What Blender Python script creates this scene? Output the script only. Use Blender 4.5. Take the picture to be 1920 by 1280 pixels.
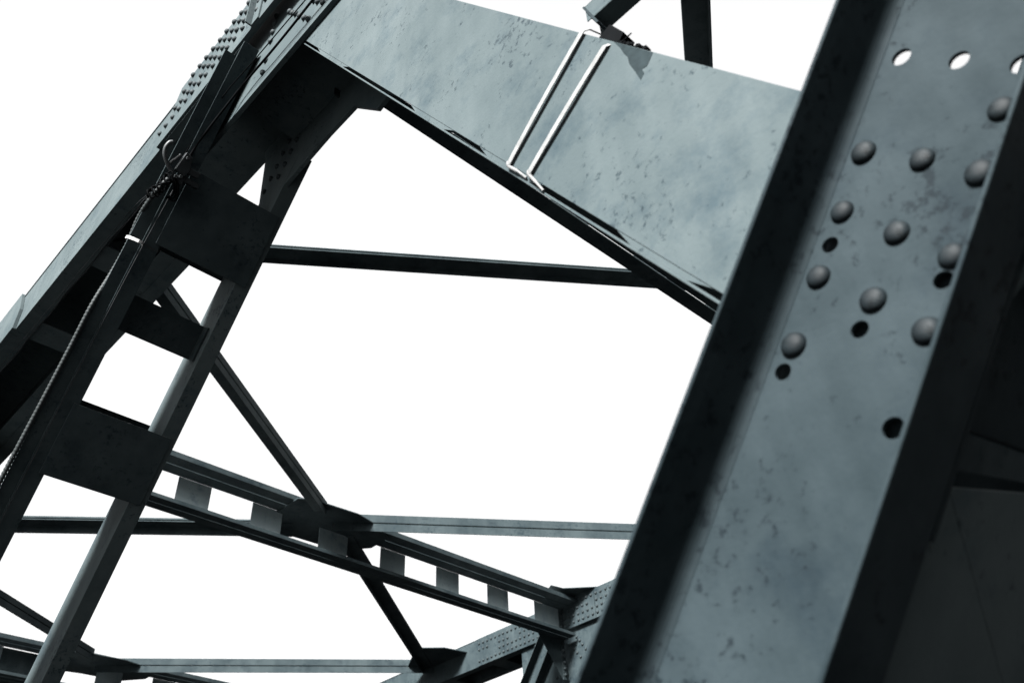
import bpy, bmesh, math, random
from mathutils import Vector, Matrix
random.seed(7)
for o in list(bpy.data.objects): bpy.data.objects.remove(o)
S = bpy.context.scene
COL = S.collection

# ------------------------------------------------------------------ camera
# World: X = across the bridge, Y = along it, Z = up.  The camera stands on the walkway, eye at z = 0.
ROWS = ((0.72093, -0.69163, -0.04356), (0.41006, 0.47642, -0.77774), (0.55866, 0.54283, 0.62708))
cd = bpy.data.cameras.new('camera'); cam = bpy.data.objects.new('camera', cd); COL.objects.link(cam)
cam.matrix_world = Matrix((ROWS[0], [-v for v in ROWS[1]], [-v for v in ROWS[2]])).transposed().to_4x4()
cd.sensor_width = 36.0; cd.lens = 1670.75 / 1920 * 36
cd.clip_start = 0.05; cd.clip_end = 6000
cd.dof.use_dof = True; cd.dof.focus_distance = 6.5; cd.dof.aperture_fstop = 2.6
S.camera = cam

# ------------------------------------------------------------------ sky, sun, exposure
SUN_DIR = Vector((-0.80, -0.27, 0.55)).normalized()          # towards the bright side of the cloud
w = bpy.data.worlds.new('World'); S.world = w; w.use_nodes = True
nt = w.node_tree; nt.nodes.clear()
sky = nt.nodes.new('ShaderNodeTexSky'); sky.sky_type = 'NISHITA'; sky.sun_disc = False
sky.sun_elevation = math.asin(SUN_DIR.z); sky.sun_rotation = math.atan2(SUN_DIR.x, SUN_DIR.y)
sky.dust_density = 6.0; sky.air_density = 1.0; sky.ozone_density = 1.0
bw = nt.nodes.new('ShaderNodeRGBToBW')
cl = nt.nodes.new('ShaderNodeMix'); cl.data_type = 'RGBA'     # an even cloud layer over the clear sky
cl.inputs[0].default_value = 0.85; cl.inputs[7].default_value = (0.86, 0.86, 0.865, 1)
bg = nt.nodes.new('ShaderNodeBackground'); bg.inputs[1].default_value = 0.050
wo = nt.nodes.new('ShaderNodeOutputWorld')
nt.links.new(sky.outputs[0], bw.inputs[0]); nt.links.new(bw.outputs[0], cl.inputs[6])
nt.links.new(cl.outputs[2], bg.inputs[0]); nt.links.new(bg.outputs[0], wo.inputs[0])
sd = bpy.data.lights.new('sun', 'SUN'); sd.energy = 1.5; sd.angle = math.radians(14); sd.color = (1.0, 0.985, 0.965)
sun = bpy.data.objects.new('sun', sd); COL.objects.link(sun)
sun.rotation_euler = SUN_DIR.to_track_quat('Z', 'Y').to_euler(); sun.location = SUN_DIR * 60
S.view_settings.view_transform = 'Standard'; S.view_settings.look = 'None'
S.view_settings.gamma = 1.0; S.view_settings.exposure = 4.5; S.view_settings.use_curve_mapping = False
S.render.engine = 'CYCLES'
S.cycles.max_bounces = 6

# ------------------------------------------------------------------ materials
KD = 0.71                                                                # overall darkness of the weathered paints
def dk(c): return tuple(v * KD for v in c)
def new_mat(name):
    m = bpy.data.materials.new(name); m.use_nodes = True
    return m, m.node_tree, m.node_tree.nodes['Principled BSDF']
def link(t, a, b): t.links.new(a, b)
def paint(name, light, dark, speck=0.585, big=0.9, rough=0.75, spec=0.06, speck_col=(0.009, 0.016, 0.020), coverage=(0.38, 0.66), stain=0.5):
    """weathered grey paint on steel: cloudy patches, rain streaks, chips of dark primer, fine bump"""
    light, dark, speck_col = dk(light), dk(dark), dk(speck_col)
    m, t, p = new_mat(name); N = t.nodes.new
    tc = N('ShaderNodeTexCoord')
    n1 = N('ShaderNodeTexNoise'); n1.inputs['Scale'].default_value = big; n1.inputs['Detail'].default_value = 7; n1.inputs['Roughness'].default_value = 0.62
    link(t, tc.outputs['Object'], n1.inputs['Vector'])
    mp = N('ShaderNodeMapping'); mp.inputs['Scale'].default_value = (9, 9, 0.9); link(t, tc.outputs['Object'], mp.inputs['Vector'])
    n2 = N('ShaderNodeTexNoise'); n2.inputs['Scale'].default_value = 1.0; n2.inputs['Detail'].default_value = 5; link(t, mp.outputs[0], n2.inputs['Vector'])
    add = N('ShaderNodeMath'); add.operation = 'MULTIPLY_ADD'; add.inputs[1].default_value = 0.35
    link(t, n2.outputs[0], add.inputs[0]); link(t, n1.outputs[0], add.inputs[2])
    sub = N('ShaderNodeMath'); sub.operation = 'SUBTRACT'; sub.inputs[1].default_value = 0.175; link(t, add.outputs[0], sub.inputs[0])
    r1 = N('ShaderNodeValToRGB'); r1.color_ramp.elements[0].position = coverage[0]; r1.color_ramp.elements[1].position = coverage[1]
    r1.color_ramp.elements[0].color = (*dark, 1); r1.color_ramp.elements[1].color = (*light, 1)
    link(t, sub.outputs[0], r1.inputs[0])
    # chips: small dark flecks gathered into patches
    n3 = N('ShaderNodeTexNoise'); n3.inputs['Scale'].default_value = 24; n3.inputs['Detail'].default_value = 6; n3.inputs['Roughness'].default_value = 0.72; n3.inputs['Distortion'].default_value = 0.15
    link(t, tc.outputs['Object'], n3.inputs['Vector'])
    n4 = N('ShaderNodeTexNoise'); n4.inputs['Scale'].default_value = 2.3; n4.inputs['Detail'].default_value = 3; link(t, tc.outputs['Object'], n4.inputs['Vector'])
    s2 = N('ShaderNodeMath'); s2.operation = 'MULTIPLY_ADD'; s2.inputs[1].default_value = 0.42; link(t, n4.outputs[0], s2.inputs[0]); link(t, n3.outputs[0], s2.inputs[2])
    r2 = N('ShaderNodeMapRange'); r2.inputs['From Min'].default_value = speck + 0.21; r2.inputs['From Max'].default_value = speck + 0.29
    r2.inputs['To Max'].default_value = 0.85; link(t, s2.outputs[0], r2.inputs['Value'])
    mx = N('ShaderNodeMix'); mx.data_type = 'RGBA'; mx.inputs[7].default_value = (*speck_col, 1)
    link(t, r2.outputs[0], mx.inputs[0]); link(t, r1.outputs[0], mx.inputs[6])
    n6 = N('ShaderNodeTexNoise'); n6.inputs['Scale'].default_value = 2.7; n6.inputs['Detail'].default_value = 11; n6.inputs['Roughness'].default_value = 0.72; n6.inputs['Distortion'].default_value = 0.05
    mp6 = N('ShaderNodeMapping'); mp6.inputs['Location'].default_value = (3.3, 1.7, 0.4); link(t, tc.outputs['Object'], mp6.inputs['Vector']); link(t, mp6.outputs[0], n6.inputs['Vector'])
    r6 = N('ShaderNodeValToRGB'); r6.color_ramp.elements[0].position = 0.52; r6.color_ramp.elements[1].position = 0.70
    r6.color_ramp.elements[0].color = (1, 1, 1, 1); r6.color_ramp.elements[1].color = (stain * 0.86, stain, stain * 1.10, 1)
    link(t, n6.outputs[0], r6.inputs[0])
    ms = N('ShaderNodeMix'); ms.data_type = 'RGBA'; ms.blend_type = 'MULTIPLY'; ms.inputs[0].default_value = 1.0
    link(t, mx.outputs[2], ms.inputs[6]); link(t, r6.outputs[0], ms.inputs[7])
    ge = N('ShaderNodeNewGeometry'); sx = N('ShaderNodeSeparateXYZ'); link(t, ge.outputs['True Normal'], sx.inputs[0])
    du = N('ShaderNodeMapRange'); du.inputs['From Min'].default_value = 0.75; du.inputs['From Max'].default_value = 0.95; du.inputs['To Max'].default_value = 0.9
    link(t, sx.outputs[2], du.inputs['Value'])
    md = N('ShaderNodeMix'); md.data_type = 'RGBA'; md.inputs[7].default_value = (0.50, 0.51, 0.51, 1)   # pale level tops, added to bounce light onto shaded plates
    link(t, du.outputs[0], md.inputs[0]); link(t, ms.outputs[2], md.inputs[6])
    link(t, md.outputs[2], p.inputs['Base Color'])
    rr = N('ShaderNodeMapRange'); rr.inputs['To Min'].default_value = rough + 0.12; rr.inputs['To Max'].default_value = rough - 0.1
    link(t, n1.outputs[0], rr.inputs['Value']); link(t, rr.outputs[0], p.inputs['Roughness'])
    p.inputs['Specular IOR Level'].default_value = spec
    n5 = N('ShaderNodeTexNoise'); n5.inputs['Scale'].default_value = 60; n5.inputs['Detail'].default_value = 4; link(t, tc.outputs['Object'], n5.inputs['Vector'])
    ad = N('ShaderNodeMath'); ad.operation = 'MULTIPLY_ADD'; ad.inputs[1].default_value = -0.8; link(t, r2.outputs[0], ad.inputs[0]); link(t, n5.outputs[0], ad.inputs[2])
    bp = N('ShaderNodeBump'); bp.inputs['Strength'].default_value = 0.25; bp.inputs['Distance'].default_value = 0.004
    link(t, ad.outputs[0], bp.inputs['Height']); link(t, bp.outputs[0], p.inputs['Normal'])
    return m
def plain(name, col, rough=0.6, spec=0.3, metal=0.0, var=0.25, scale=8):
    col = dk(col)
    m, t, p = new_mat(name); N = t.nodes.new
    tc = N('ShaderNodeTexCoord'); n = N('ShaderNodeTexNoise'); n.inputs['Scale'].default_value = scale; n.inputs['Detail'].default_value = 5
    link(t, tc.outputs['Object'], n.inputs['Vector'])
    r = N('ShaderNodeValToRGB'); r.color_ramp.elements[0].position = 0.3; r.color_ramp.elements[1].position = 0.7
    r.color_ramp.elements[0].color = (*[c * (1 - var) for c in col], 1); r.color_ramp.elements[1].color = (*[min(1, c * (1 + var)) for c in col], 1)
    link(t, n.outputs[0], r.inputs[0]); link(t, r.outputs[0], p.inputs['Base Color'])
    p.inputs['Roughness'].default_value = rough; p.inputs['Specular IOR Level'].default_value = spec; p.inputs['Metallic'].default_value = metal
    return m
M = {
 'steel': paint('grey_bridge_paint', (0.052, 0.0655, 0.0685), (0.036, 0.0480, 0.0512), speck=0.598, stain=0.66),
 'steel_lit': paint('lit_batten_grey', (0.185, 0.228, 0.240), (0.150, 0.188, 0.200), speck=0.64),  # lighter grey stands in for light the shaded strut battens lack
 'steel_worn': paint('worn_bridge_paint', (0.030, 0.0405, 0.0435), (0.018, 0.0260, 0.0290), speck=0.575, big=1.6, stain=0.5),
 'steel_shaded': paint('shaded_dark_paint', (0.0160, 0.0235, 0.0270), (0.0085, 0.0140, 0.0165), speck=0.578, big=1.9, stain=0.66, spec=0.06, speck_col=(0.003, 0.006, 0.008)),  # shade on the near channel diagonal is put into this colour
 'rivet_shaded': paint('shaded_rivet_paint', (0.0062, 0.0098, 0.0116), (0.0035, 0.0058, 0.0072), speck=0.56, big=9.0, spec=0.09, rough=0.6, speck_col=(0.003, 0.005, 0.006)),  # shading of the near rivet heads painted in as a darker tone
 'rivet': plain('rivet_paint', (0.0190, 0.0255, 0.0280), 0.65, 0.10, scale=30),
 'zinc': plain('white_steel_band', (0.135, 0.138, 0.138), 0.5, 0.1, var=0.22, scale=22),
 'tie': plain('white_cable_tie', (0.35, 0.35, 0.35), 0.5, 0.2, var=0.05),
 'cable': plain('black_cable', (0.0030, 0.0034, 0.0038), 0.9, 0.01),
 'wire': plain('grey_wire', (0.016, 0.018, 0.020), 0.6, 0.1),
 'conduit': plain('galvanised_conduit', (0.0150, 0.0190, 0.0200), 0.6, 0.15),
 'clamp': plain('cast_clamp', (0.0120, 0.0150, 0.0170), 0.6, 0.15),
 'hook': plain('galvanised_hook', (0.030, 0.034, 0.036), 0.5, 0.2),
 'primer': plain('bare_primer', (0.0135, 0.0195, 0.0215), 0.9, 0.03, var=0.2, scale=30),
 'asphalt': plain('dark_asphalt', (0.018, 0.018, 0.019), 0.9, 0.05, scale=3),  # kept dark so little light bounces onto the undersides
 'concrete': plain('dark_concrete', (0.024, 0.024, 0.024), 0.9, 0.05, scale=1.5),  # dark as the deck, to hold down light bounced upwards
 'earth': plain('dark_earth', (0.015, 0.015, 0.015), 0.95, 0.05, scale=0.05),
 'added_slope': plain('added_dark_slope', (0.012, 0.0135, 0.013), 0.95, 0.05, var=0.5, scale=0.08),
}
mw, tw, pw = new_mat('river_water')
pw.inputs['Base Color'].default_value = (0.006, 0.009, 0.010, 1); pw.inputs['Roughness'].default_value = 0.12
_n = tw.nodes.new('ShaderNodeTexNoise'); _n.inputs['Scale'].default_value = 0.7; _b = tw.nodes.new('ShaderNodeBump'); _b.inputs['Strength'].default_value = 0.4
link(tw, _n.outputs[0], _b.inputs['Height']); link(tw, _b.outputs[0], pw.inputs['Normal'])
M['water'] = mw

# ------------------------------------------------------------------ frames and mesh helpers
AV, AB = math.radians(127.29), math.radians(57.959)
V = Vector((0, math.cos(AV), math.sin(AV))); NV = Vector((0, math.sin(AV), -math.cos(AV)))       # diagonals that rise towards the camera
B = Vector((0, math.cos(AB), math.sin(AB))); NB = Vector((0, -math.sin(AB), math.cos(AB)))       # diagonals that rise away from it
def FX(x, y, z): return Vector((x, y, z))
def FVW(x, s, n): return Vector((x, 0, 0)) + V * s + NV * n
def FBW(x, s, n): return Vector((x, 0, 0)) + B * s + NB * n
KV, KB = 0.920, 0.934                                                    # units of the near diagonals, in metres
def FV(x, s, n): return FVW(x, s, n) * KV
def FB(x, s, n): return FBW(x, s, n) * KB
def shifted(F, d): return lambda a, b, c: F(a, b, c) + Vector(d)

BASE = Vector((8.0, 12.0, -9.0))
def add_obj(name, me, parent=None, mat=None):
    o = bpy.data.objects.new(name, me); COL.objects.link(o)
    if mat is not None:
        if len(me.materials) == 0: me.materials.append(mat)
    if parent is not None:
        o.parent = parent
        if parent.type == 'EMPTY': o.location = -Vector(parent.location)
    return o
def bm_to(name, bm, mat, parent=None, smooth=False, bevel=0.0):
    bmesh.ops.recalc_face_normals(bm, faces=bm.faces[:])
    me = bpy.data.meshes.new(name); bm.to_mesh(me); bm.free()
    if smooth:
        for p in me.polygons: p.use_smooth = True
    o = add_obj(name, me, parent, mat)
    if bevel:
        b = o.modifiers.new('edge', 'BEVEL'); b.width = bevel; b.segments = 2; b.limit_method = 'ANGLE'; b.angle_limit = math.radians(40)
        b.harden_normals = True
    return o
def box(bm, F, a, b, c):
    vs = [bm.verts.new(F(i, j, k)) for i in a for j in b for k in c]
    for q in ((0, 1, 3, 2), (4, 6, 7, 5), (0, 4, 5, 1), (2, 3, 7, 6), (0, 2, 6, 4), (1, 5, 7, 3)):
        bm.faces.new([vs[i] for i in q])
def prism(bm, fn, poly, lo, hi):
    """poly is a list of (a, b); fn(a, b, c) gives a point; extruded over c"""
    A = [bm.verts.new(fn(a, b, lo)) for a, b in poly]; Bv = [bm.verts.new(fn(a, b, hi)) for a, b in poly]
    bm.faces.new(A); bm.faces.new(Bv[::-1])
    n = len(poly)
    for i in range(n): bm.faces.new((A[i], A[(i + 1) % n], Bv[(i + 1) % n], Bv[i]))
def holed(bm, fn, outer, holes, lo, hi):
    """plate with round holes, open right through"""
    loops = [outer] + holes
    for c in (lo, hi):
        es = []
        for lp in loops:
            vs = [bm.verts.new(fn(a, b, c)) for a, b in lp]
            es += [bm.edges.new((vs[i], vs[(i + 1) % len(vs)])) for i in range(len(vs))]
        bmesh.ops.triangle_fill(bm, edges=es, use_beauty=True, use_dissolve=False)
    bm.verts.ensure_lookup_table()
    k = len(bm.verts) // 2; i0 = 0
    for lp in loops:
        n = len(lp)
        for i in range(n):
            a, b = i0 + i, i0 + (i + 1) % n
            bm.faces.new((bm.verts[a], bm.verts[b], bm.verts[k + b], bm.verts[k + a]))
        i0 += n
def ring(cx, cy, r, n=16): return [(cx + r * math.cos(2 * math.pi * i / n), cy + r * math.sin(2 * math.pi * i / n)) for i in range(n)]
def tube(bm, pts, rad, n=8, caps=True):
    """round rod along points; rad is a number or a list"""
    pts = [Vector(p) for p in pts]; rs = rad if isinstance(rad, (list, tuple)) else [rad] * len(pts)
    rings = []; ref = Vector((0.3, 0.2, 0.9))
    for i, p in enumerate(pts):
        t = (pts[min(i + 1, len(pts) - 1)] - pts[max(i - 1, 0)]).normalized()
        u = (ref - t * ref.dot(t)).normalized(); v = t.cross(u); ref = u
        rings.append([bm.verts.new(p + (u * math.cos(2 * math.pi * k / n) + v * math.sin(2 * math.pi * k / n)) * rs[i]) for k in range(n)])
    for a, b in zip(rings, rings[1:]):
        for k in range(n): bm.faces.new((a[k], a[(k + 1) % n], b[(k + 1) % n], b[k]))
    if caps: bm.faces.new(rings[0][::-1]); bm.faces.new(rings[-1])
def smooth_path(ctrl, n):
    """Catmull-Rom through control points"""
    c = [Vector(p) for p in ctrl]; c = [c[0] * 2 - c[1]] + c + [c[-1] * 2 - c[-2]]; out = []
    for i in range(1, len(c) - 2):
        for k in range(n):
            t = k / n
            out.append(0.5 * ((2 * c[i]) + (c[i + 1] - c[i - 1]) * t + (2 * c[i - 1] - 5 * c[i] + 4 * c[i + 1] - c[i + 2]) * t * t + (3 * c[i] - c[i - 1] - 3 * c[i + 1] + c[i + 2]) * t ** 3))
    out.append(c[-2]); return out

# rivet heads: button shaped, shared mesh data, axis towards -X by default
def rivet_mesh(r, h, seg=14, rings=4, mat='rivet'):
    bm = bmesh.new(); prof = []
    for i in range(rings):
        a = (math.pi / 2) * i / rings; prof.append((r * (math.cos(a) ** 0.8), h * math.sin(a)))
    loops = [[bm.verts.new((-z, q * math.cos(2 * math.pi * k / seg), q * math.sin(2 * math.pi * k / seg))) for k in range(seg)] for q, z in [(r * 1.0, -0.004)] + prof]
    top = bm.verts.new((-h, 0, 0))
    for a, b in zip(loops, loops[1:]):
        for k in range(seg): bm.faces.new((a[k], a[(k + 1) % seg], b[(k + 1) % seg], b[k]))
    for k in range(seg): bm.faces.new((loops[-1][k], loops[-1][(k + 1) % seg], top))
    bmesh.ops.recalc_face_normals(bm, faces=bm.faces[:])
    me = bpy.data.meshes.new('rivet'); bm.to_mesh(me); bm.free()
    for p in me.polygons: p.use_smooth = True
    me.materials.append(M[mat]); return me
RIV_BIG = rivet_mesh(0.032, 0.021, 24, 6, 'rivet_shaded'); RIV_MID = rivet_mesh(0.028, 0.030); RIV_FAR = rivet_mesh(0.034, 0.036, 8, 3)
def rivet(parent, me, x, y, z, j=0.0):
    o = bpy.data.objects.new('rivet', me); COL.objects.link(o); o.parent = parent
    o.location = (x, y + random.uniform(-j, j), z + random.uniform(-j, j))
    o.rotation_euler = (random.uniform(0, 6.28), 0, 0); s = random.uniform(0.94, 1.05); o.scale = (s, s, s)
    return o

# ------------------------------------------------------------------ the place below: ground, river, added slopes
def struct(name, bm, mat, smooth=False):
    o = bm_to(name, bm, mat, None, smooth); o['kind'] = 'structure'; return o
bm = bmesh.new(); R_ = 2500
vs = [bm.verts.new((x, y, -12.0)) for x, y in ((-R_, -R_), (R_, -R_), (R_, R_), (-R_, R_))]; bm.faces.new(vs)
struct('ground', bm, M['earth'])
bm = bmesh.new(); vs = [bm.verts.new((x, y, -11.6)) for x, y in ((-900, -18), (900, -18), (900, 44), (-900, 44))]; bm.faces.new(vs)
struct('river', bm, M['water'])
bm = bmesh.new(); K = 96; prev = None                                   # unseen slopes added all round to block low sky light
for k in range(K + 1):
    a = 2 * math.pi * (k % K) / K; nz = lambda q: math.sin(3.1 * a + q) * 0.5 + math.sin(7.3 * a + 2 * q) * 0.3 + math.sin(17 * a + 3 * q) * 0.2
    el = 9.0 + 2.0 * nz(1.0) + 8.0 * max(0, math.cos(a - math.radians(275))) ** 2
    row = []
    for i in range(7):
        t = i / 6; d = 170 + 330 * t
        h = -13 + (d * math.tan(math.radians(el)) + 13) * (t ** 0.8)
        row.append(bm.verts.new((math.cos(a) * d, math.sin(a) * d, h + 2.0 * nz(i))) if k < K else None)
    if k == 0: first = row
    if k == K: row = first
    if prev:
        for i in range(6): bm.faces.new((prev[i], row[i], row[i + 1], prev[i + 1]))
    prev = row
struct('blocker_hills', bm, M['added_slope'], True)

# ------------------------------------------------------------------ the bridge: one riveted thing, its members are parts
bridge = bpy.data.objects.new('truss_bridge', None); COL.objects.link(bridge); bridge.location = BASE
bridge['label'] = 'dark grey riveted steel truss bridge seen from below against the white sky'
bridge['category'] = 'bridge'
def part(name, bm, mat='steel', label=None, bevel=0.0, smooth=False):
    o = bm_to(name, bm, M[mat], bridge, smooth, bevel)
    if label: o['label'] = label
    return o
def sub(name, parent, bm, mat='steel', bevel=0.0, label=None, smooth=False):
    o = bm_to(name, bm, M[mat], parent, smooth, bevel)
    if label: o['label'] = label
    return o
Y0, Y1 = -12.0, 42.0
PAN = 8.83
NODES = [-5.3, 3.53, 12.36, 21.19, 30.02]

# ---- near top chord
bm = bmesh.new()
box(bm, FX, (1.600, 1.615), (Y0, Y1), (7.0, 7.64))                     # outer web
box(bm, FX, (2.415, 2.430), (Y0, Y1), (7.0, 7.64))                     # inner web
chord = part('top_chord', bm, 'steel', 'near top chord with battened underside and riveted joint plates', bevel=0.003)
for a, b in ((Y0, 2.3), (4.78, Y1)):
    bm = bmesh.new(); box(bm, FX, (1.6155, 1.78), (a, b), (6.998, 7.016)); sub('bottom_flange', chord, bm)
bm = bmesh.new(); box(bm, FX, (1.585, 1.66), (4.6, 6.0), (6.976, 6.996)); sub('filler_plate', chord, bm)
for a, b in ((6.28, Y1),):
    bm = bmesh.new(); box(bm, FX, (2.4305, 2.59), (a, b), (6.998, 7.016)); sub('bottom_flange', chord, bm)
    bm = bmesh.new(); box(bm, FX, (2.26, 2.4145), (a, b), (6.998, 7.016)); sub('bottom_flange', chord, bm)
bm = bmesh.new(); box(bm, FX, (1.59, 2.60), (5.9, Y1), (7.641, 7.655)); sub('cover_plate', chord, bm)
y = 6.05
while y < 24:
    if not (10.6 < y < 13.0):
        bm = bmesh.new(); box(bm, FX, (1.66, 2.40), (y, y + 0.40), (7.017, 7.029)); sub('batten_plate', chord, bm)
    y += 1.70
bm = bmesh.new(); box(bm, FX, (1.80, 2.43), (2.2, 6.15), (6.975, 6.997)); sub('tie_plate', chord, bm)
bm = bmesh.new(); box(bm, FX, (1.745, 2.354), (3.6, 4.9), (6.60, 6.615)); sub('tie_plate', chord, bm)
for yn in (3.53, 12.36):                                               # joint plates outside the outer web
    bm = bmesh.new()
    prism(bm, lambda a, b, c: FX(c, a, b), [(yn - 2.62, 7.0), (yn + 2.62, 6.992), (yn + 2.66, 7.18), (yn + 2.45, 7.44), (yn + 2.38, 7.69), (yn - 2.4, 7.69), (yn - 2.62, 7.3)], 1.560, 1.599)
    sub('gusset_plate', chord, bm, 'steel', 0.003)
    rows = (7.20, 7.34, 7.48, 7.62)
    for i in range(24):
        yy = yn + 2.62 - 0.1275 * i
        for r, z in enumerate(rows):
            if yn > 10 and not 14 < i < 20: continue                      # only the end by the picture's edge is in view
            if (r == 3 and i < 0) or (r == 2 and (i in (2, 5))) or (r > 0 and i == 0) or (r == 3 and i == 1) or (r > 1 and i == 1): continue
            if yy + (z - 7.2) * 0.93 > yn + 2.62: continue
            rivet(chord, RIV_MID, 1.560, yy + (z - 7.2) * 0.0, z, 0.006)
bm = bmesh.new(); prism(bm, lambda a, b, c: FX(c, a, b), [(4.30, 7.00), (4.42, 7.00), (4.42, 7.8), (4.30, 7.8)], 1.545, 1.5585); box(bm, FX, (1.49, 1.5445), (4.405, 4.42), (7.0, 7.8)); sub('stiffener', chord, bm)
# long plate inside the joint (lit face with a column of rivets)
bm = bmesh.new()
prism(bm, lambda a, b, c: FX(c, a, b), [(0.8, 6.205), (5.25, 6.195), (5.33, 6.5), (5.33, 7.56), (0.8, 7.56)], 1.700, 1.742)
sub('inner_gusset', chord, bm, 'steel', 0.003, 'pale plate inside the joint with a slanting row of rivets')
k_ = 1.700 / 1.88
for yy, zz in ((4.724, 7.90), (4.725, 7.77), (4.725, 7.621), (4.73, 7.475), (4.747, 7.186), (4.752, 7.005), (4.438, 7.618), (4.37, 7.51), (4.303, 7.416), (4.21, 7.27), (4.116, 7.12), (4.032, 7.004), (3.981, 7.225), (3.907, 7.118), (3.813, 6.985), (3.6, 7.2), (3.5, 7.0), (3.2, 7.1)):
    rivet(chord, RIV_MID, 1.700, yy * k_, zz * k_)
bm = bmesh.new()                                                       # joint plate on the roadway side
prism(bm, lambda a, b, c: FX(c, a, b), [(3.05, 6.35), (3.25, 5.85), (3.6, 5.75), (3.94, 6.13), (4.30, 6.12), (5.38, 5.98), (5.445, 6.81), (5.5, 6.974), (2.9, 6.974)], 2.355, 2.392)
g2 = sub('gusset_plate', chord, bm, 'steel', 0.003)
for yy, zz in ((5.413, 7.22), (5.247, 7.094), (5.499, 7.112), (5.331, 6.989), (5.58, 6.987), (5.411, 6.867), (5.662, 6.872), (5.504, 6.764), (5.753, 6.758)):
    rivet(chord, RIV_MID, 2.355, yy * 2.355 / 2.55, zz * 2.355 / 2.55)

# ---- channel-built diagonals (two channels tied with batten plates)
def channel_profile(xw, xt, n0, n1, tw=0.014, tf=0.022, fr=0.03):
    """C section: web at xw, flanges reaching to xt, between n0 and n1, with fillets in the corners (x, n)"""
    d = 1 if xt > xw else -1; pts = [(xw - d * tw, n0), (xt, n0), (xt, n0 + tf * 0.7)]
    for i in range(5):
        a = math.pi / 2 * i / 4; pts.append((xw + d * (fr - fr * math.sin(a)), n0 + tf + fr * (1 - math.cos(a))))
    for i in range(5):
        a = math.pi / 2 * (1 - i / 4); pts.append((xw + d * (fr - fr * math.sin(a)), n1 - tf - fr * (1 - math.cos(a))))
    pts += [(xt, n1 - tf * 0.7), (xt, n1), (xw - d * tw, n1)]
    return pts
def seg_prism(bm, F, poly, s0, s1):
    prism(bm, lambda a, b, c: F(a, c, b), poly, s0, s1)

# the laced diagonal that drops from the near joint
bm = bmesh.new()
box(bm, FV, (1.66, 1.812), (-9.0, 2.93), (8.26, 8.276)); box(bm, FV, (1.800, 1.812), (-9.0, 2.93), (8.2765, 8.705)); box(bm, FV, (1.70, 1.812), (-9.0, 2.3), (8.7055, 8.72))
lace = part('laced_diagonal', bm, 'steel_worn', 'diagonal of two channels joined by wide batten plates', bevel=0.002)
bm = bmesh.new(); box(bm, FV, (1.553, 1.672), (-9.0, 2.77), (8.279, 8.293)); sub('edge_plate', lace, bm, 'steel_worn')
bm = bmesh.new(); seg_prism(bm, FV, channel_profile(2.563, 2.702, 8.26, 8.705, 0.006, 0.016, 0.012), -9.0, 2.30); sub('channel', lace, bm, 'steel', 0.002)
for s0, s1 in ((0.910, 1.655), (-1.255, -0.615), (-4.3, -3.6), (-6.4, -5.7)):
    bm = bmesh.new(); prism(bm, lambda a, b, c: FV(a, b, c), [(1.765, s0), (2.655, s0), (2.655, s1), (1.765, s1)], 8.246, 8.2595); sub('batten_plate', lace, bm, 'steel_worn', 0.002)
    bm = bmesh.new(); box(bm, FV, (1.74, 2.65), (s0 + 0.008, s1 + 0.012), (8.7215, 8.735)); sub('batten_plate', lace, bm, 'steel_worn')
bm = bmesh.new(); box(bm, FV, (1.802, 2.555), (0.098, 0.437), (8.48, 8.494)); box(bm, FV, (2.535, 2.549), (0.098, 0.437), (8.36, 8.479)); sub('diaphragm', lace, bm, 'steel_worn')

# the channel diagonal close to the camera, with rivets and open bolt holes
N0_, N1_ = 0.961, 1.552
holes = [(1.588, 1.491, .027), (1.543, 1.311, .027), (1.499, 1.139, .027), (0.988, 1.501, .024), (0.749, 1.325, .024), (0.608, 1.504, .024), (0.511, 1.153, .027), (0.895, 1.153, .024)]
kk = 1.812 / 1.88
XW = 1.812
bm = bmesh.new()
for n0, sgn in ((N0_, 1), (N1_, -1)):                                  # two rolled flanges with fillets
    pr = [(XW + 0.014, n0), (1.612, n0), (1.612, n0 + sgn * 0.012), (1.66, n0 + sgn * 0.016)]
    for i in range(7):
        a = math.pi / 2 * i / 6; pr.append((XW - 0.036 + 0.036 * math.sin(a), n0 + sgn * (0.022 + 0.036 * (1 - math.cos(a)))))
    pr.append((XW + 0.014, n0 + sgn * 0.058))
    seg_prism(bm, FV, pr, -3.4, 8.4)
near = part('channel_diagonal', bm, 'steel_shaded', 'blurred near channel diagonal studded with large round rivets', bevel=0.005)
bm = bmesh.new()
holed(bm, lambda a, b, c: FV(c, a, b), [(-3.4, N0_ + 0.059), (8.4, N0_ + 0.059), (8.4, N1_ - 0.059), (-3.4, N1_ - 0.059)],
      [ring(s * kk, n * kk, r) for s, n, r in holes], XW, XW + 0.014)
sub('web_plate', near, bm, 'steel_shaded')
for n, ss in ((1.499, (1.276, 1.089, 0.889, 0.686)), (1.315, (1.238, 1.023, 0.831)), (1.150, (1.368, 1.187, 0.959, 0.760))):
    for s in ss:
        P = FV(XW, s * kk, n * kk); rivet(near, RIV_BIG, P.x, P.y, P.z)
for n, s in ((1.49, 1.80), (1.31, 1.74), (1.15, 1.69)):
    P = FV(XW, s * kk, n * kk)
bm = bmesh.new(); box(bm, FV, (XW + 0.052, XW + 0.070), (0.28, 1.33), (N0_ + 0.02, N1_ - 0.02)); sub('splice_plate', near, bm, 'steel_shaded')
bm = bmesh.new(); seg_prism(bm, FV, channel_profile(2.563, 2.76, N0_, N1_, 0.01), -3.4, 8.4); sub('channel', near, bm, 'steel_shaded', 0.004)
XI, NI = XW + 0.015, N0_ + 0.03
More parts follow.
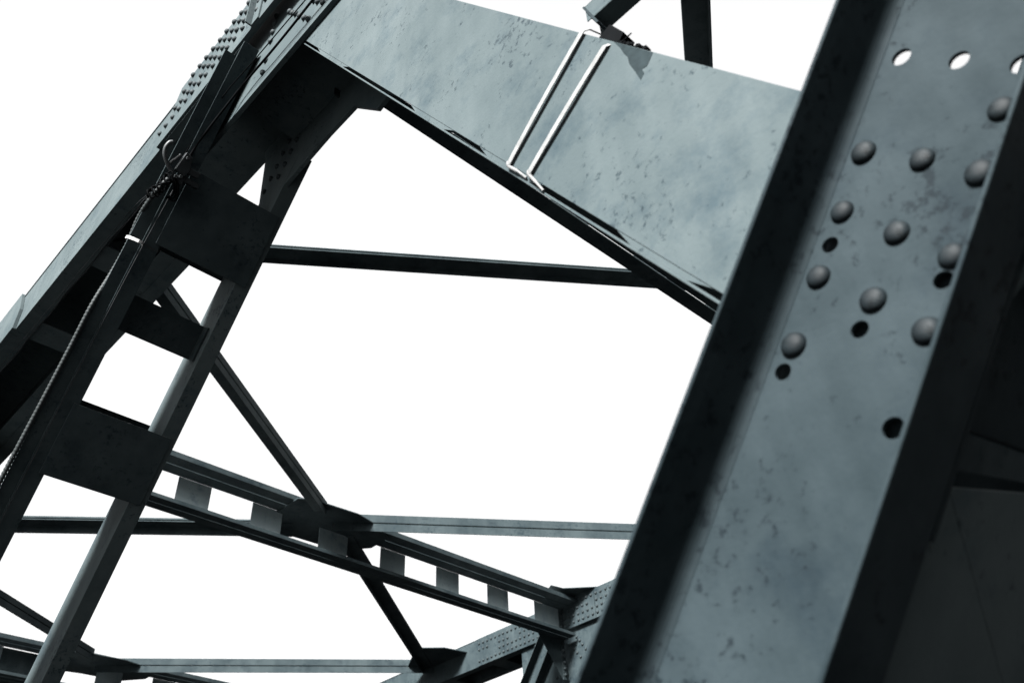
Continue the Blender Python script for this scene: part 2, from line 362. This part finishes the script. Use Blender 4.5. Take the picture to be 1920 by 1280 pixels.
for poly, t0, mt in (([(XI, 0.418), (1.888, 0.402), (2.398, 0.076), (2.55, -0.022), (2.55, -3.0), (XI, -3.0)], 0.0, 'steel'),  # lighter paint on the lower plates stands in for light reaching them
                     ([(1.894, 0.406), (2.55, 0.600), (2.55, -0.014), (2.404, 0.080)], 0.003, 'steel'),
                     ([(XI, 0.430), (2.55, 0.612), (2.55, 0.66), (XI, 0.525)], 0.02, 'steel_worn'), ([(XI, 0.54), (2.55, 0.68), (2.55, 1.15), (XI, 1.22)], 0.06, 'steel_shaded')):
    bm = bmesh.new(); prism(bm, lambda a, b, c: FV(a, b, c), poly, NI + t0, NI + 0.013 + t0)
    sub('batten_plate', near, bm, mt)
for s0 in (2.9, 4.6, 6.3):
    bm = bmesh.new(); box(bm, FV, (1.828, 2.75), (s0, s0 + 0.7), (N0_ - 0.014, N0_ - 0.001)); sub('batten_plate', near, bm, 'steel_shaded')

# ---- the wide plate diagonal across the top of the picture (and its copy at the next joint)
def plate_diagonal(dy, s0, s1, X=1.868, label=None, mat='steel'):
    F = shifted(FB, (0, dy, 0)); XF = X + 0.66
    bm = bmesh.new(); box(bm, F, (X, X + 0.016), (s0, s1), (0.130, 0.785)); box(bm, F, (XF - 0.016, XF), (s0, s1), (0.30, 0.785))
    o = part('plate_diagonal', bm, mat, label, bevel=0.002)
    bm = bmesh.new(); prism(bm, lambda a, b, c: F(a, c, b), [(X + 0.001, 0.108), (X + 0.13, 0.116), (X + 0.13, 0.104), (X + 0.001, 0.098)], s0, 7.75 if s1 > 8 else s1); sub('bottom_flange', o, bm, mat, 0.002)
    bm = bmesh.new(); box(bm, F, (X + 0.017, XF - 0.017), (s0, s1), (0.772, 0.784)); sub('cover_plate', o, bm, mat)
    return o
big = plate_diagonal(0, 1.22, 8.7, label='wide pale plate diagonal with stained and chipped paint')
for a, b in ((6.35, 7.3), (4.25, 4.95), (3.2, 3.9), (2.02, 2.6)):       # packing strips that close parts of the slot above the bottom flange
    bm = bmesh.new()
    prism(bm, lambda p, q, c: FB(c, p, q), [(a, 0.1295), (b, 0.1295), (b - 0.12, 0.1085), (a + 0.12, 0.1085)], 1.871, 1.90)
    sub('packing_strip', big, bm)
bm = bmesh.new()
prism(bm, lambda p, q, c: FB(c, p, q), [(3.375, 0.7835), (3.068, 0.7825), (3.055, 0.745), (3.049, 0.723), (3.066, 0.706), (3.036, 0.694), (3.030, 0.665), (3.10, 0.690), (3.171, 0.713), (3.21, 0.737), (3.254, 0.748), (3.30, 0.765)], 1.8668, 1.8682)
sub('paint_scar', big, bm, 'primer', label='dark three-cornered patch where the paint is gone')
plate_diagonal(PAN, 0.0, 8.7, label='plate diagonal beyond the laced diagonal, cut by the left edge')

# ---- far top chord and its joint
bm = bmesh.new()
box(bm, FX, (13.82, 13.835), (Y0, Y1), (7.0, 7.615)); box(bm, FX, (14.645, 14.66), (Y0, Y1), (7.0, 7.615))
far = part('top_chord', bm, 'steel_worn', 'far top chord with dense rows of small rivets', bevel=0.003)
for a, b in ((13.8355, 14.0), (14.50, 14.6445)):
    bm = bmesh.new(); box(bm, FX, (a, b), (Y0, Y1), (6.998, 7.016)); sub('bottom_flange', far, bm, 'steel_worn')
bm = bmesh.new(); box(bm, FX, (13.81, 14.67), (Y0, Y1), (7.616, 7.63)); sub('cover_plate', far, bm, 'steel_worn')
y = -6.0
while y < 30:
    bm = bmesh.new(); box(bm, FX, (13.85, 14.64), (y, y + 0.42), (7.017, 7.029)); sub('batten_plate', far, bm, 'steel_worn'); y += 1.70
for ya, yb in ((11.45, 15.06), (9.6, 11.438)):
    bm = bmesh.new(); box(bm, FX, (13.800, 13.819), (ya, yb), (7.002, 7.632)); sub('splice_plate', far, bm, 'steel_worn', 0.003)
for i in range(40):
    yy = 15.0 - 0.134 * i
    if yy < 9.9: break
    for r, z in enumerate((7.10, 7.235, 7.37, 7.51)):
        if 12.45 < yy < 12.75: continue
        if r in (1, 2) and (14.35 < yy < 14.62): continue
        if r == 1 and yy > 14.6: continue
        if r == 2 and (13.7 < yy < 13.95 or 11.4 < yy < 11.6): continue
        if r in (1, 2) and 13.0 < yy < 13.2: continue
        if abs(yy - 11.44) < 0.045: continue
        if r == 1 and yy < 11.15: continue
        rivet(far, RIV_FAR, 13.800, yy, z, 0.004)
bm = bmesh.new()
prism(bm, lambda a, b, c: FX(c, a, b), [(9.9, 6.6), (10.6, 5.2), (11.6, 4.9), (13.0, 5.5), (13.735, 6.3), (13.745, 6.997), (9.9, 6.997)], 13.90, 13.94)
gf = sub('gusset_plate', far, bm, 'steel_worn', 0.003)
for yy, zz in ((12.019, 6.77), (11.94, 6.675), (11.876, 6.574), (11.794, 6.456), (12.188, 6.666), (12.111, 6.548), (12.035, 6.45), (11.951, 6.341), (12.645, 6.103), (12.70, 5.9)):
    rivet(far, RIV_FAR, 13.90, yy * 13.9 / 13.8, zz * 13.9 / 13.8)
bm = bmesh.new(); seg_prism(bm, FVW, channel_profile(13.88, 13.68, 14.19, 14.61, 0.015, 0.02, 0.02), -14.5, -2.25)
fl = part('laced_diagonal', bm, 'steel_worn', 'far laced diagonal below the riveted far joint', bevel=0.002)
bm = bmesh.new(); seg_prism(bm, FVW, channel_profile(14.50, 14.66, 14.19, 14.61, 0.015, 0.02, 0.02), -14.5, -2.25); sub('channel', fl, bm, 'steel_worn')
for s0 in (-3.2, -5.2, -7.2, -9.2):
    bm = bmesh.new(); box(bm, FVW, (13.86, 14.6), (s0, s0 + 0.65), (14.176, 14.189)); sub('batten_plate', fl, bm, 'steel_worn')
FBf = shifted(FBW, (0, 12.36 - 3.53 + 0.3, 0))
bm = bmesh.new(); box(bm, FBf, (13.95, 13.966), (-1.6, 7.6), (0.13, 0.785)); box(bm, FBf, (14.58, 14.596), (-1.6, 7.6), (0.13, 0.785))
fb = part('plate_diagonal', bm, 'steel_worn', 'far plate diagonal half hidden by the near channel diagonal')
bm = bmesh.new(); box(bm, FBf, (13.967, 14.579), (-1.6, 7.6), (0.131, 0.145)); sub('bottom_flange', fb, bm, 'steel_worn')

# ---- cross struts between the two top chords
XL, XR = 2.61, 13.795
MIDP = [(6.80, 11.78), (7.0, 11.66), (7.9, 11.60), (8.45, 11.74), (8.85, 12.0), (8.85, 12.5), (8.45, 12.95), (7.5, 13.0), (6.95, 13.1), (6.65, 12.8), (6.80, 12.3)]
MIDP_SMALL = [(7.3, 11.9), (8.3, 11.9), (8.3, 12.4), (7.3, 12.4)]
def strut(dy, label=None, near_end=2.61, mid_plate=True, skew=0.0):
    def F(x, y, z): return Vector((x, y + dy - skew * (x - 2.6), z))
    bm = bmesh.new()
    box(bm, F, (near_end, XR), (11.90, 12.13), (7.470, 7.486)); box(bm, F, (near_end, XR), (12.15, 12.40), (7.470, 7.486))
    box(bm, F, (near_end, XR), (11.90, 11.914), (7.487, 7.56)); box(bm, F, (near_end, XR), (12.386, 12.40), (7.487, 7.60))
    o = part('cross_strut', bm, 'steel_worn', label)
    bm = bmesh.new(); box(bm, F, (near_end, XR), (12.04, 12.21), (6.800, 6.816)); box(bm, F, (near_end, XR), (12.225, 12.40), (6.800, 6.816)); box(bm, F, (near_end, XR), (12.04, 12.054), (6.817, 6.86))
    sub('bottom_rail', o, bm, 'steel_worn')
    xs = [(2.33 + 1.333 * i - (0 if i != 4 else 0), 0.57 if i != 4 else 0.60) for i in range(9)]
    for i, (x, wd) in enumerate(xs):
        if x < near_end: x = near_end + 0.02
        bm = bmesh.new()
        if i == 4:                                                     # the middle plate has two open bolt holes
            holed(bm, lambda a, b, c: F(a, c, b), [(x, 6.84), (x + wd, 6.84), (x + wd, 7.469), (x, 7.469)], [ring(x + 0.13, 6.96, 0.034, 10), ring(x + 0.26, 6.96, 0.034, 10)], 12.401, 12.415)
        else: box(bm, F, (x, min(x + wd, XR) if i < 8 else XR), (12.401, 12.415), (6.84, 7.469))
        sub('batten_plate', o, bm, 'steel_lit')
    bm = bmesh.new()                                                   # level joint plate for the wind bracing, at midspan
    prism(bm, lambda a, b, c: F(a, b, c), MIDP if mid_plate else MIDP_SMALL, 7.440, 7.458)
    sub('gusset_plate', o, bm, 'steel_worn')
    bm = bmesh.new()                                                   # knee plate and top plate at the far chord
    prism(bm, lambda a, b, c: F(a, c, b), [(13.05, 6.795), (13.70, 5.98), (13.797, 5.98), (13.797, 6.795)], 12.39, 12.404)
    prism(bm, lambda a, b, c: F(a, b, c), [(13.0, 11.9), (13.3, 11.85), (13.82, 11.35), (14.5, 11.35), (14.5, 12.9), (13.82, 12.9), (13.3, 12.5)], 7.633, 7.647)
    box(bm, F, (13.70, 13.797), (12.376, 12.389), (5.98, 7.469)); box(bm, F, (13.05, 13.797), (11.92, 12.38), (7.49, 7.52))
    sub('knee_plate', o, bm, 'steel_worn')
    return o
st1 = strut(0, 'cross strut with see-through gaps between its batten plates')
for i in range(12): 
    o = rivet(st1, RIV_FAR, 13.75, 12.372, 6.08 + 0.125 * i); o.rotation_euler = (0, 0, math.pi / 2)
st2 = strut(PAN + 0.05, 'farther cross strut in the lower left corner', 1.9)
bm = bmesh.new(); prism(bm, lambda a, b, c: FX(a, c, b), [(1.9, 5.9), (5.9, 6.25), (6.35, 6.6), (6.35, 7.46), (1.9, 7.46)], 12.42 + PAN + 0.05, 12.434 + PAN + 0.05); sub('portal_plate', st2, bm, 'steel_worn')
st0 = strut(-8.19, 'cross strut behind the wide plate diagonal', 2.45, False, 0.026)
bm = bmesh.new(); prism(bm, lambda a, b, c: FX(a, c, b), [(2.30, 6.795), (2.30, 6.50), (2.53, 6.54), (2.82, 6.795)], 4.19, 4.204); sub('knee_plate', st0, bm, 'steel_worn')
bm = bmesh.new(); prism(bm, FX, [(2.45, 3.0), (13.79, 2.7), (13.79, 3.555), (2.45, 3.85)], 6.800, 6.816); sub('cover_plate', st0, bm, 'steel_worn')

# ---- wind bracing: pairs of angles with a slot between, up to the strut middles
def brace(p, q, near_side, label, dy=0.0, mat='steel_worn', wd=0.24, leg=0.16):
    """p, q: ends of the visible line (x, y); legs stand on the camera side when near_side, on the far side otherwise"""
    p = Vector((p[0], p[1] + dy, 7.45)); q = Vector((q[0], q[1] + dy, 7.45)); d = (q - p).normalized()
    n = Vector((-d.y, d.x, 0)); n = n if n.y > 0 else -n                # away from the camera
    L = (q - p).length
    def F(a, s, b): return p + d * s + n * a + Vector((0, 0, b))
    e = (0.0, 0.014) if near_side else (wd - 0.014, wd)
    h = (0.0145, wd) if near_side else (0.0, wd - 0.0145)
    bm = bmesh.new(); box(bm, F, e, (0, L), (0.0125, leg)); box(bm, F, h, (0, L), (0.0125, 0.0265))
    o = part('lateral_brace', bm, mat, label, bevel=0.002)
    bm = bmesh.new(); box(bm, F, e, (0, L), (-leg, -0.0125)); box(bm, F, h, (0, L), (-0.0265, -0.0125)); sub('lower_angle', o, bm, mat, 0.002)
    return o
brace((2.05, 7.92), (7.38, 11.79), True, 'brace rising from the near chord to the strut middle', wd=0.22, leg=0.12, mat='steel')
brace((7.72, 12.11), (13.80, 7.87), True, 'level brace from the strut middle to the right')
brace((7.20, 12.56), (2.05, 16.44), False, 'dark brace behind the laced diagonal, left of the strut')
brace((8.30, 12.30), (13.80, 16.66), False, 'dark brace from the strut middle to the far chord')
brace((2.05, 7.90), (7.70, 3.84), False, 'dark level brace crossing the white sky', wd=0.20, leg=0.09)
brace((2.05, -0.02), (7.70, 3.85), True, 'dark brace showing above the wide plate diagonal')
brace((8.1, 3.6), (13.80, 7.83), False, 'brace hidden behind the near channel diagonal')
brace((2.05, 7.98), (7.25, 11.66), True, 'brace meeting the lower left strut', PAN + 0.1, wd=0.22, leg=0.13)
brace((7.55, 12.26), (13.80, 7.72), True, 'long level brace along the bottom edge', PAN + 0.1)
bm = bmesh.new(); prism(bm, FX, [(12.70, 15.95), (13.2, 15.55), (13.815, 15.45), (13.815, 17.0), (13.3, 17.0)], 7.440, 7.458)
bp_ = sub('gusset_plate', far, bm, 'steel_worn')
bm = bmesh.new(); prism(bm, FX, [(2.431, 7.45), (2.60, 7.75), (2.60, 8.25), (2.431, 8.6)], 7.440, 7.458); sub('gusset_plate', chord, bm)

# ---- lower chords, floor and piers: below the picture, they carry it all
bm = bmesh.new()
box(bm, FX, (1.6, 1.62), (Y0, Y1), (-3.2, -2.3)); box(bm, FX, (2.58, 2.60), (Y0, Y1), (-3.2, -2.3)); part('bottom_chord', bm, 'steel', 'near bottom chord under the floor edge')
bm = bmesh.new()
box(bm, FX, (13.82, 13.84), (Y0, Y1), (-3.2, -2.3)); box(bm, FX, (14.64, 14.66), (Y0, Y1), (-3.2, -2.3)); part('bottom_chord', bm, 'steel_worn', 'far bottom chord under the floor edge')
for yn in (-8.0, 0.9, 9.7, 18.5, 27.3, 36.0):
    bm = bmesh.new(); box(bm, FX, (-2.2, 15.2), (yn, yn + 0.02), (-3.1, -1.96)); box(bm, FX, (-2.2, 15.2), (yn - 0.2, yn + 0.22), (-3.13, -3.1)); part('floor_beam', bm, 'steel_worn')
bm = bmesh.new(); box(bm, FX, (3.0, 13.4), (Y0, Y1), (-1.95, -1.75)); part('road_deck', bm, 'asphalt', 'dark asphalt deck between the trusses')
bm = bmesh.new(); box(bm, FX, (-2.2, 1.45), (Y0, Y1), (-1.95, -1.66)); part('walkway', bm, 'concrete', 'walkway outside the near truss')
for yp in (-11.5, 40.0):
    bm = bmesh.new(); box(bm, FX, (-2.5, 15.5), (yp, yp + 1.6), (-12.5, -3.21)); part('pier', bm, 'concrete')

# ------------------------------------------------------------------ loose things fixed to the steel
def top(name, bm, mat, label, cat, smooth=True):
    o = bm_to(name, bm, M[mat], None, smooth); o['label'] = label; o['category'] = cat; return o

# two bands round the wide diagonal
def ribbon(bm, pts, wv, th):
    """flat strip: pts path, wv width direction (half width), th thickness"""
    pts = [Vector(p) for p in pts]; rows = []
    for i, p in enumerate(pts):
        t = (pts[min(i + 1, len(pts) - 1)] - pts[max(i - 1, 0)]).normalized(); wd = Vector(wv); wd = wd - t * wd.dot(t); wd = wd.normalized() * Vector(wv).length
        nn = t.cross(wd).normalized() * th * 0.5
        rows.append([bm.verts.new(q) for q in (p - wd - nn, p + wd - nn, p + wd + nn, p - wd + nn)])
    for a, b in zip(rows, rows[1:]):
        for k in range(4): bm.faces.new((a[k], a[(k + 1) % 4], b[(k + 1) % 4], b[k]))
    bm.faces.new(rows[0][::-1]); bm.faces.new(rows[-1])
BANDS = (((3.640, 0.800), (3.527, 0.128), 'white steel band round the plate diagonal, the one nearer the laced diagonal'),
         ((3.395, 0.760), (3.330, 0.140), 'white steel band round the plate diagonal, the one with the loose lower end'))
for i, (a, b, lab) in enumerate(BANDS):
    bm = bmesh.new(); x = 1.853
    pts = [FB(2.42, a[0] + 0.03, a[1] + 0.08), FB(1.97, a[0] + 0.01, a[1] + 0.04), FB(1.872, a[0], a[1] + 0.012), FB(x, a[0], a[1] - 0.012)]
    for k in range(1, 14):
        t = k / 14; pts.append(FB(x - 0.004 * math.sin(t * 3.1), a[0] + (b[0] - a[0]) * t, a[1] - 0.012 + (b[1] - a[1] + 0.02) * t))
    pts += [FB(x, b[0], b[1] + 0.012), FB(x + 0.001, b[0], b[1] - 0.002)]
    ribbon(bm, pts, B * 0.0145, 0.004)
    tl = (0.19, 0.17)[i]
    tube(bm, smooth_path([FB(x, b[0] + 0.008, b[1] + 0.006), FB(x, b[0] - 0.012, b[1] - 0.006), FB(x, b[0] - 0.03, b[1] - 0.008), FB(x, b[0] - tl * 0.6, b[1] - (0.006, 0.018)[i]), FB(x + 0.008, b[0] - tl, b[1] - (0.010, 0.030)[i])], 6), [0.0085] * 8 + [0.007] * 10 + [0.005] * 7, 8)
    o = top('steel_band', bm, 'zinc', lab, 'band', False); o['group'] = 'steel bands round the plate diagonal'

# square tube held by the bands, on the diagonal's upper edge
q_ = 0.76
tb = bpy.data.objects.new('bracket_arm', None); COL.objects.link(tb); tb.location = (1.786, 1.19, 3.40)
tb['label'] = 'square grey steel tube resting on top of the wide plate diagonal'; tb['category'] = 'bracket'
FQ = lambda x, y, z: Vector((x, y, z)) * q_
bm = bmesh.new()
for a, b in ((2.35, 2.356), (2.464, 2.47)): box(bm, FQ, (a, b), (-4.5, 1.56), (4.486, 4.634))
box(bm, FQ, (2.35, 2.47), (-4.5, 1.53), (4.48, 4.4855)); box(bm, FQ, (2.35, 2.47), (-4.5, 1.56), (4.6345, 4.64))
bm_to('tube', bm, M['steel'], tb, False, 0.002)
bm = bmesh.new(); prism(bm, lambda a, b, c: FQ(c, a, b), [(1.56, 4.64), (1.575, 4.64), (1.50, 4.40), (1.485, 4.40)], 2.345, 2.475); bm_to('end_plate', bm, M['steel_shaded'], tb)
bm = bmesh.new(); prism(bm, lambda p, q, c: FB(c, p, q), [(3.42, 0.786), (3.60, 0.786), (3.58, 0.875), (3.44, 0.855)], 1.915, 1.99); bm_to('foot', bm, M['cable'], tb)
# black lashing on top of the diagonal
bm = bmesh.new()
for q in range(9):
    c = [FB(1.90 + 0.10 * random.random(), 3.43 - 0.024 * q + random.uniform(-.012, .012), 0.795 + random.uniform(0.0, 0.022)) for _ in range(5)]
    tube(bm, smooth_path(c, 5), 0.012, 6)
tube(bm, smooth_path([FB(1.90, 3.38, 0.80), FB(1.90, 3.36, 0.835), FB(1.91, 3.37, 0.855)], 5), 0.003, 5)
top('cable_lashing', bm, 'cable', 'tangle of black cable lashed on top of the wide diagonal', 'cable')

# flexible conduit down the laced diagonal
bm = bmesh.new()
ctrl = [FV(1.60, 1.46, 8.17), FV(1.575, 1.36, 8.19), FV(1.556, 1.22, 8.235), FV(1.560, 1.05, 8.33), FV(1.585, 0.80, 8.37), FV(1.572, 0.52, 8.34), FV(1.537, 0.2, 8.272), FV(1.537, -0.2, 8.265), FV(1.535, -0.65, 8.263), FV(1.531, -1.05, 8.263), FV(1.528, -1.5, 8.265), FV(1.53, -2.4, 8.265), FV(1.53, -3.4, 8.265)]
path = smooth_path(ctrl, 40); acc = [path[0]]; out = []
L = [0.0]
for a, b in zip(path, path[1:]): L.append(L[-1] + (b - a).length)
step = 0.0105; k = 0; d = 0.0; i = 0; rs = []
while d < L[-1]:
    while L[i + 1] < d: i += 1
    t = (d - L[i]) / (L[i + 1] - L[i]); out.append(path[i].lerp(path[i + 1], t)); rs.append((0.0155, 0.0195, 0.0195)[k % 3]); k += 1; d += step
tube(bm, out, rs, 8)
top('flexible_conduit', bm, 'conduit', 'ribbed metal conduit running down the edge of the laced diagonal', 'conduit')

# thin wires along the chord and up from the clamp
def wire(ctrl, r, mat, label, name='wire', grp='thin wires strung along the near chord'):
    bm = bmesh.new(); tube(bm, smooth_path(ctrl, 8), r, 6); o = top(name, bm, mat, label, 'wire'); o['group'] = grp; return o
wire([(1.50, 5.33, 5.66), (1.62, 6.0, 6.30), (1.733, 6.9, 6.92), (1.731, 7.5, 6.93), (1.726, 8.2, 6.93), (1.727, 9.2, 6.93), (1.715, 10.6, 6.93), (1.71, 13, 6.93)], 0.0035, 'wire', 'straight thin wire below the near chord, the outer of the pair')
wv = [(1.51, 5.33, 5.64), (1.62, 5.9, 6.2), (1.74, 6.70, 6.83)]
for i in range(12):
    wv.append((1.762 + 0.014 * (-1) ** i * random.uniform(0.4, 1.0), 7.1 + 0.5 * i, 6.92))
wire(wv, 0.005, 'wire', 'wavy thin wire below the near chord, beside the straight one')
wire([(1.77, 6.7, 6.88), (1.775, 7.6, 6.92), (1.768, 9.3, 6.925), (1.755, 10.8, 6.93), (1.75, 13, 6.93)], 0.003, 'wire', 'faint dark wire nearest the laced diagonal under the chord')
wire([(1.490, 5.152, 5.704), (1.527, 5.014, 5.980), (1.574, 4.705, 6.348), (1.584, 4.232, 6.348), (1.591, 3.625, 6.348), (1.605, 2.760, 6.348), (1.610, 0.460, 6.366)], 0.005, 'cable', 'thin black wire running up from the clamp past the slanting rivets', grp='cables above the clamp')
wire([(1.536, 5.106, 5.750), (1.573, 4.968, 6.026), (1.635, 4.558, 6.330), (1.642, 4.093, 6.348), (1.639, 3.772, 6.348), (1.633, 3.496, 6.348), (1.624, 2.760, 6.348), (1.619, 0.460, 6.366)], 0.010, 'cable', 'thicker black cable running up from the clamp', 'cable', 'cables above the clamp')
wire([FV(1.69, 1.40, 8.236), FV(1.675, 0.6, 8.2455), FV(1.672, -0.6, 8.2455), FV(1.672, -1.8, 8.2455), FV(1.672, -3.2, 8.2455)], 0.0032, 'wire', 'hair-thin wire drawn down the face of the laced diagonal', grp='wires on the laced diagonal')

# clamp with hook where the wires gather
cl_ = bpy.data.objects.new('cable_clamp', None); COL.objects.link(cl_); cl_.location = FV(1.66, 1.60, 8.2)
cl_['label'] = 'grey bolted cable clamp with a curved hook on the laced diagonal'; cl_['category'] = 'clamp'
bm = bmesh.new(); prism(bm, lambda a, b, c: FV(a, b, c), [(1.610, 1.56), (1.70, 1.53), (1.725, 1.60), (1.70, 1.72), (1.635, 1.74), (1.625, 1.67)], 8.15, 8.20); bm_to('clamp_body', bm, M['clamp'], cl_, False, 0.004)
bm = bmesh.new(); box(bm, FV, (1.69, 1.82), (1.58, 1.635), (8.16, 8.21)); box(bm, FV, (1.70, 1.86), (1.50, 1.545), (8.17, 8.235)); bm_to('arm', bm, M['clamp'], cl_, False, 0.004)
bm = bmesh.new(); box(bm, FV, (1.655, 1.72), (1.455, 1.53), (8.16, 8.245)); bm_to('foot', bm, M['clamp'], cl_, False, 0.004)
bm = bmesh.new(); tube(bm, smooth_path([FV(1.500, 1.765, 8.19), FV(1.478, 1.745, 8.19), FV(1.468, 1.69, 8.19), FV(1.488, 1.63, 8.19), FV(1.54, 1.575, 8.19), FV(1.60, 1.53, 8.19)], 8), 0.017, 10); bm_to('hook', bm, M['hook'], cl_, True)
bm = bmesh.new(); tube(bm, smooth_path([FV(1.605, 1.70, 8.185), FV(1.585, 1.65, 8.18), FV(1.565, 1.61, 8.18), FV(1.56, 1.585, 8.18)], 6), 0.012, 8); bm_to('hook', bm, M['hook'], cl_, True)
for a, b in ((1.635, 1.50), (1.675, 1.52), (1.66, 1.695)):
    bm = bmesh.new(); prism(bm, lambda p, q, c: FV(p, q, c), ring(a, b, 0.015, 6), 8.12, 8.16); bm_to('bolt', bm, M['hook'], cl_)
# loops of black cable bound round the conduit end
bm = bmesh.new()
for q in range(9):
    s = 1.50 - 0.030 * q; x0 = 1.625 - 0.011 * q
    loop = [FV(x0 + 0.042 * math.cos(t) + random.uniform(-.006, .006), s + 0.025 * math.sin(t * 2 + q), 8.19 + 0.05 * math.sin(t)) for t in [2 * math.pi * j / 8 for j in range(9)]]
    tube(bm, smooth_path(loop, 4), 0.0065, 6)
for q in range(3):
    tube(bm, smooth_path([FV(1.60 + .02 * q, 1.50, 8.16), FV(1.66 + .02 * q, 1.43, 8.15), FV(1.70 + 0.02 * q, 1.36 - .02 * q, 8.2), FV(1.66, 1.31, 8.22)], 6), 0.007, 6)
top('cable_binding', bm, 'cable', 'black cable loops bound below the hooked clamp', 'cable')

# white tie round the left channel of the laced diagonal
bm = bmesh.new()
ribbon(bm, [FV(1.545, 0.858, 8.36), FV(1.545, 0.858, 8.29), FV(1.552, 0.858, 8.262), FV(1.585, 0.857, 8.215), FV(1.622, 0.856, 8.190), FV(1.648, 0.856, 8.190), FV(1.668, 0.856, 8.215), FV(1.672, 0.856, 8.25)], V * 0.0125, 0.003)
top('cable_tie', bm, 'tie', 'white tie across the left channel of the laced diagonal', 'tie', False)
bm = bmesh.new(); ribbon(bm, [FV(1.6725, 0.856, 8.252), FV(1.74, 0.853, 8.253), FV(1.815, 0.850, 8.250)], V * 0.006, 0.003)
top('metal_strip', bm, 'conduit', 'short grey strip beside the white tie on the laced diagonal', 'strip', False)
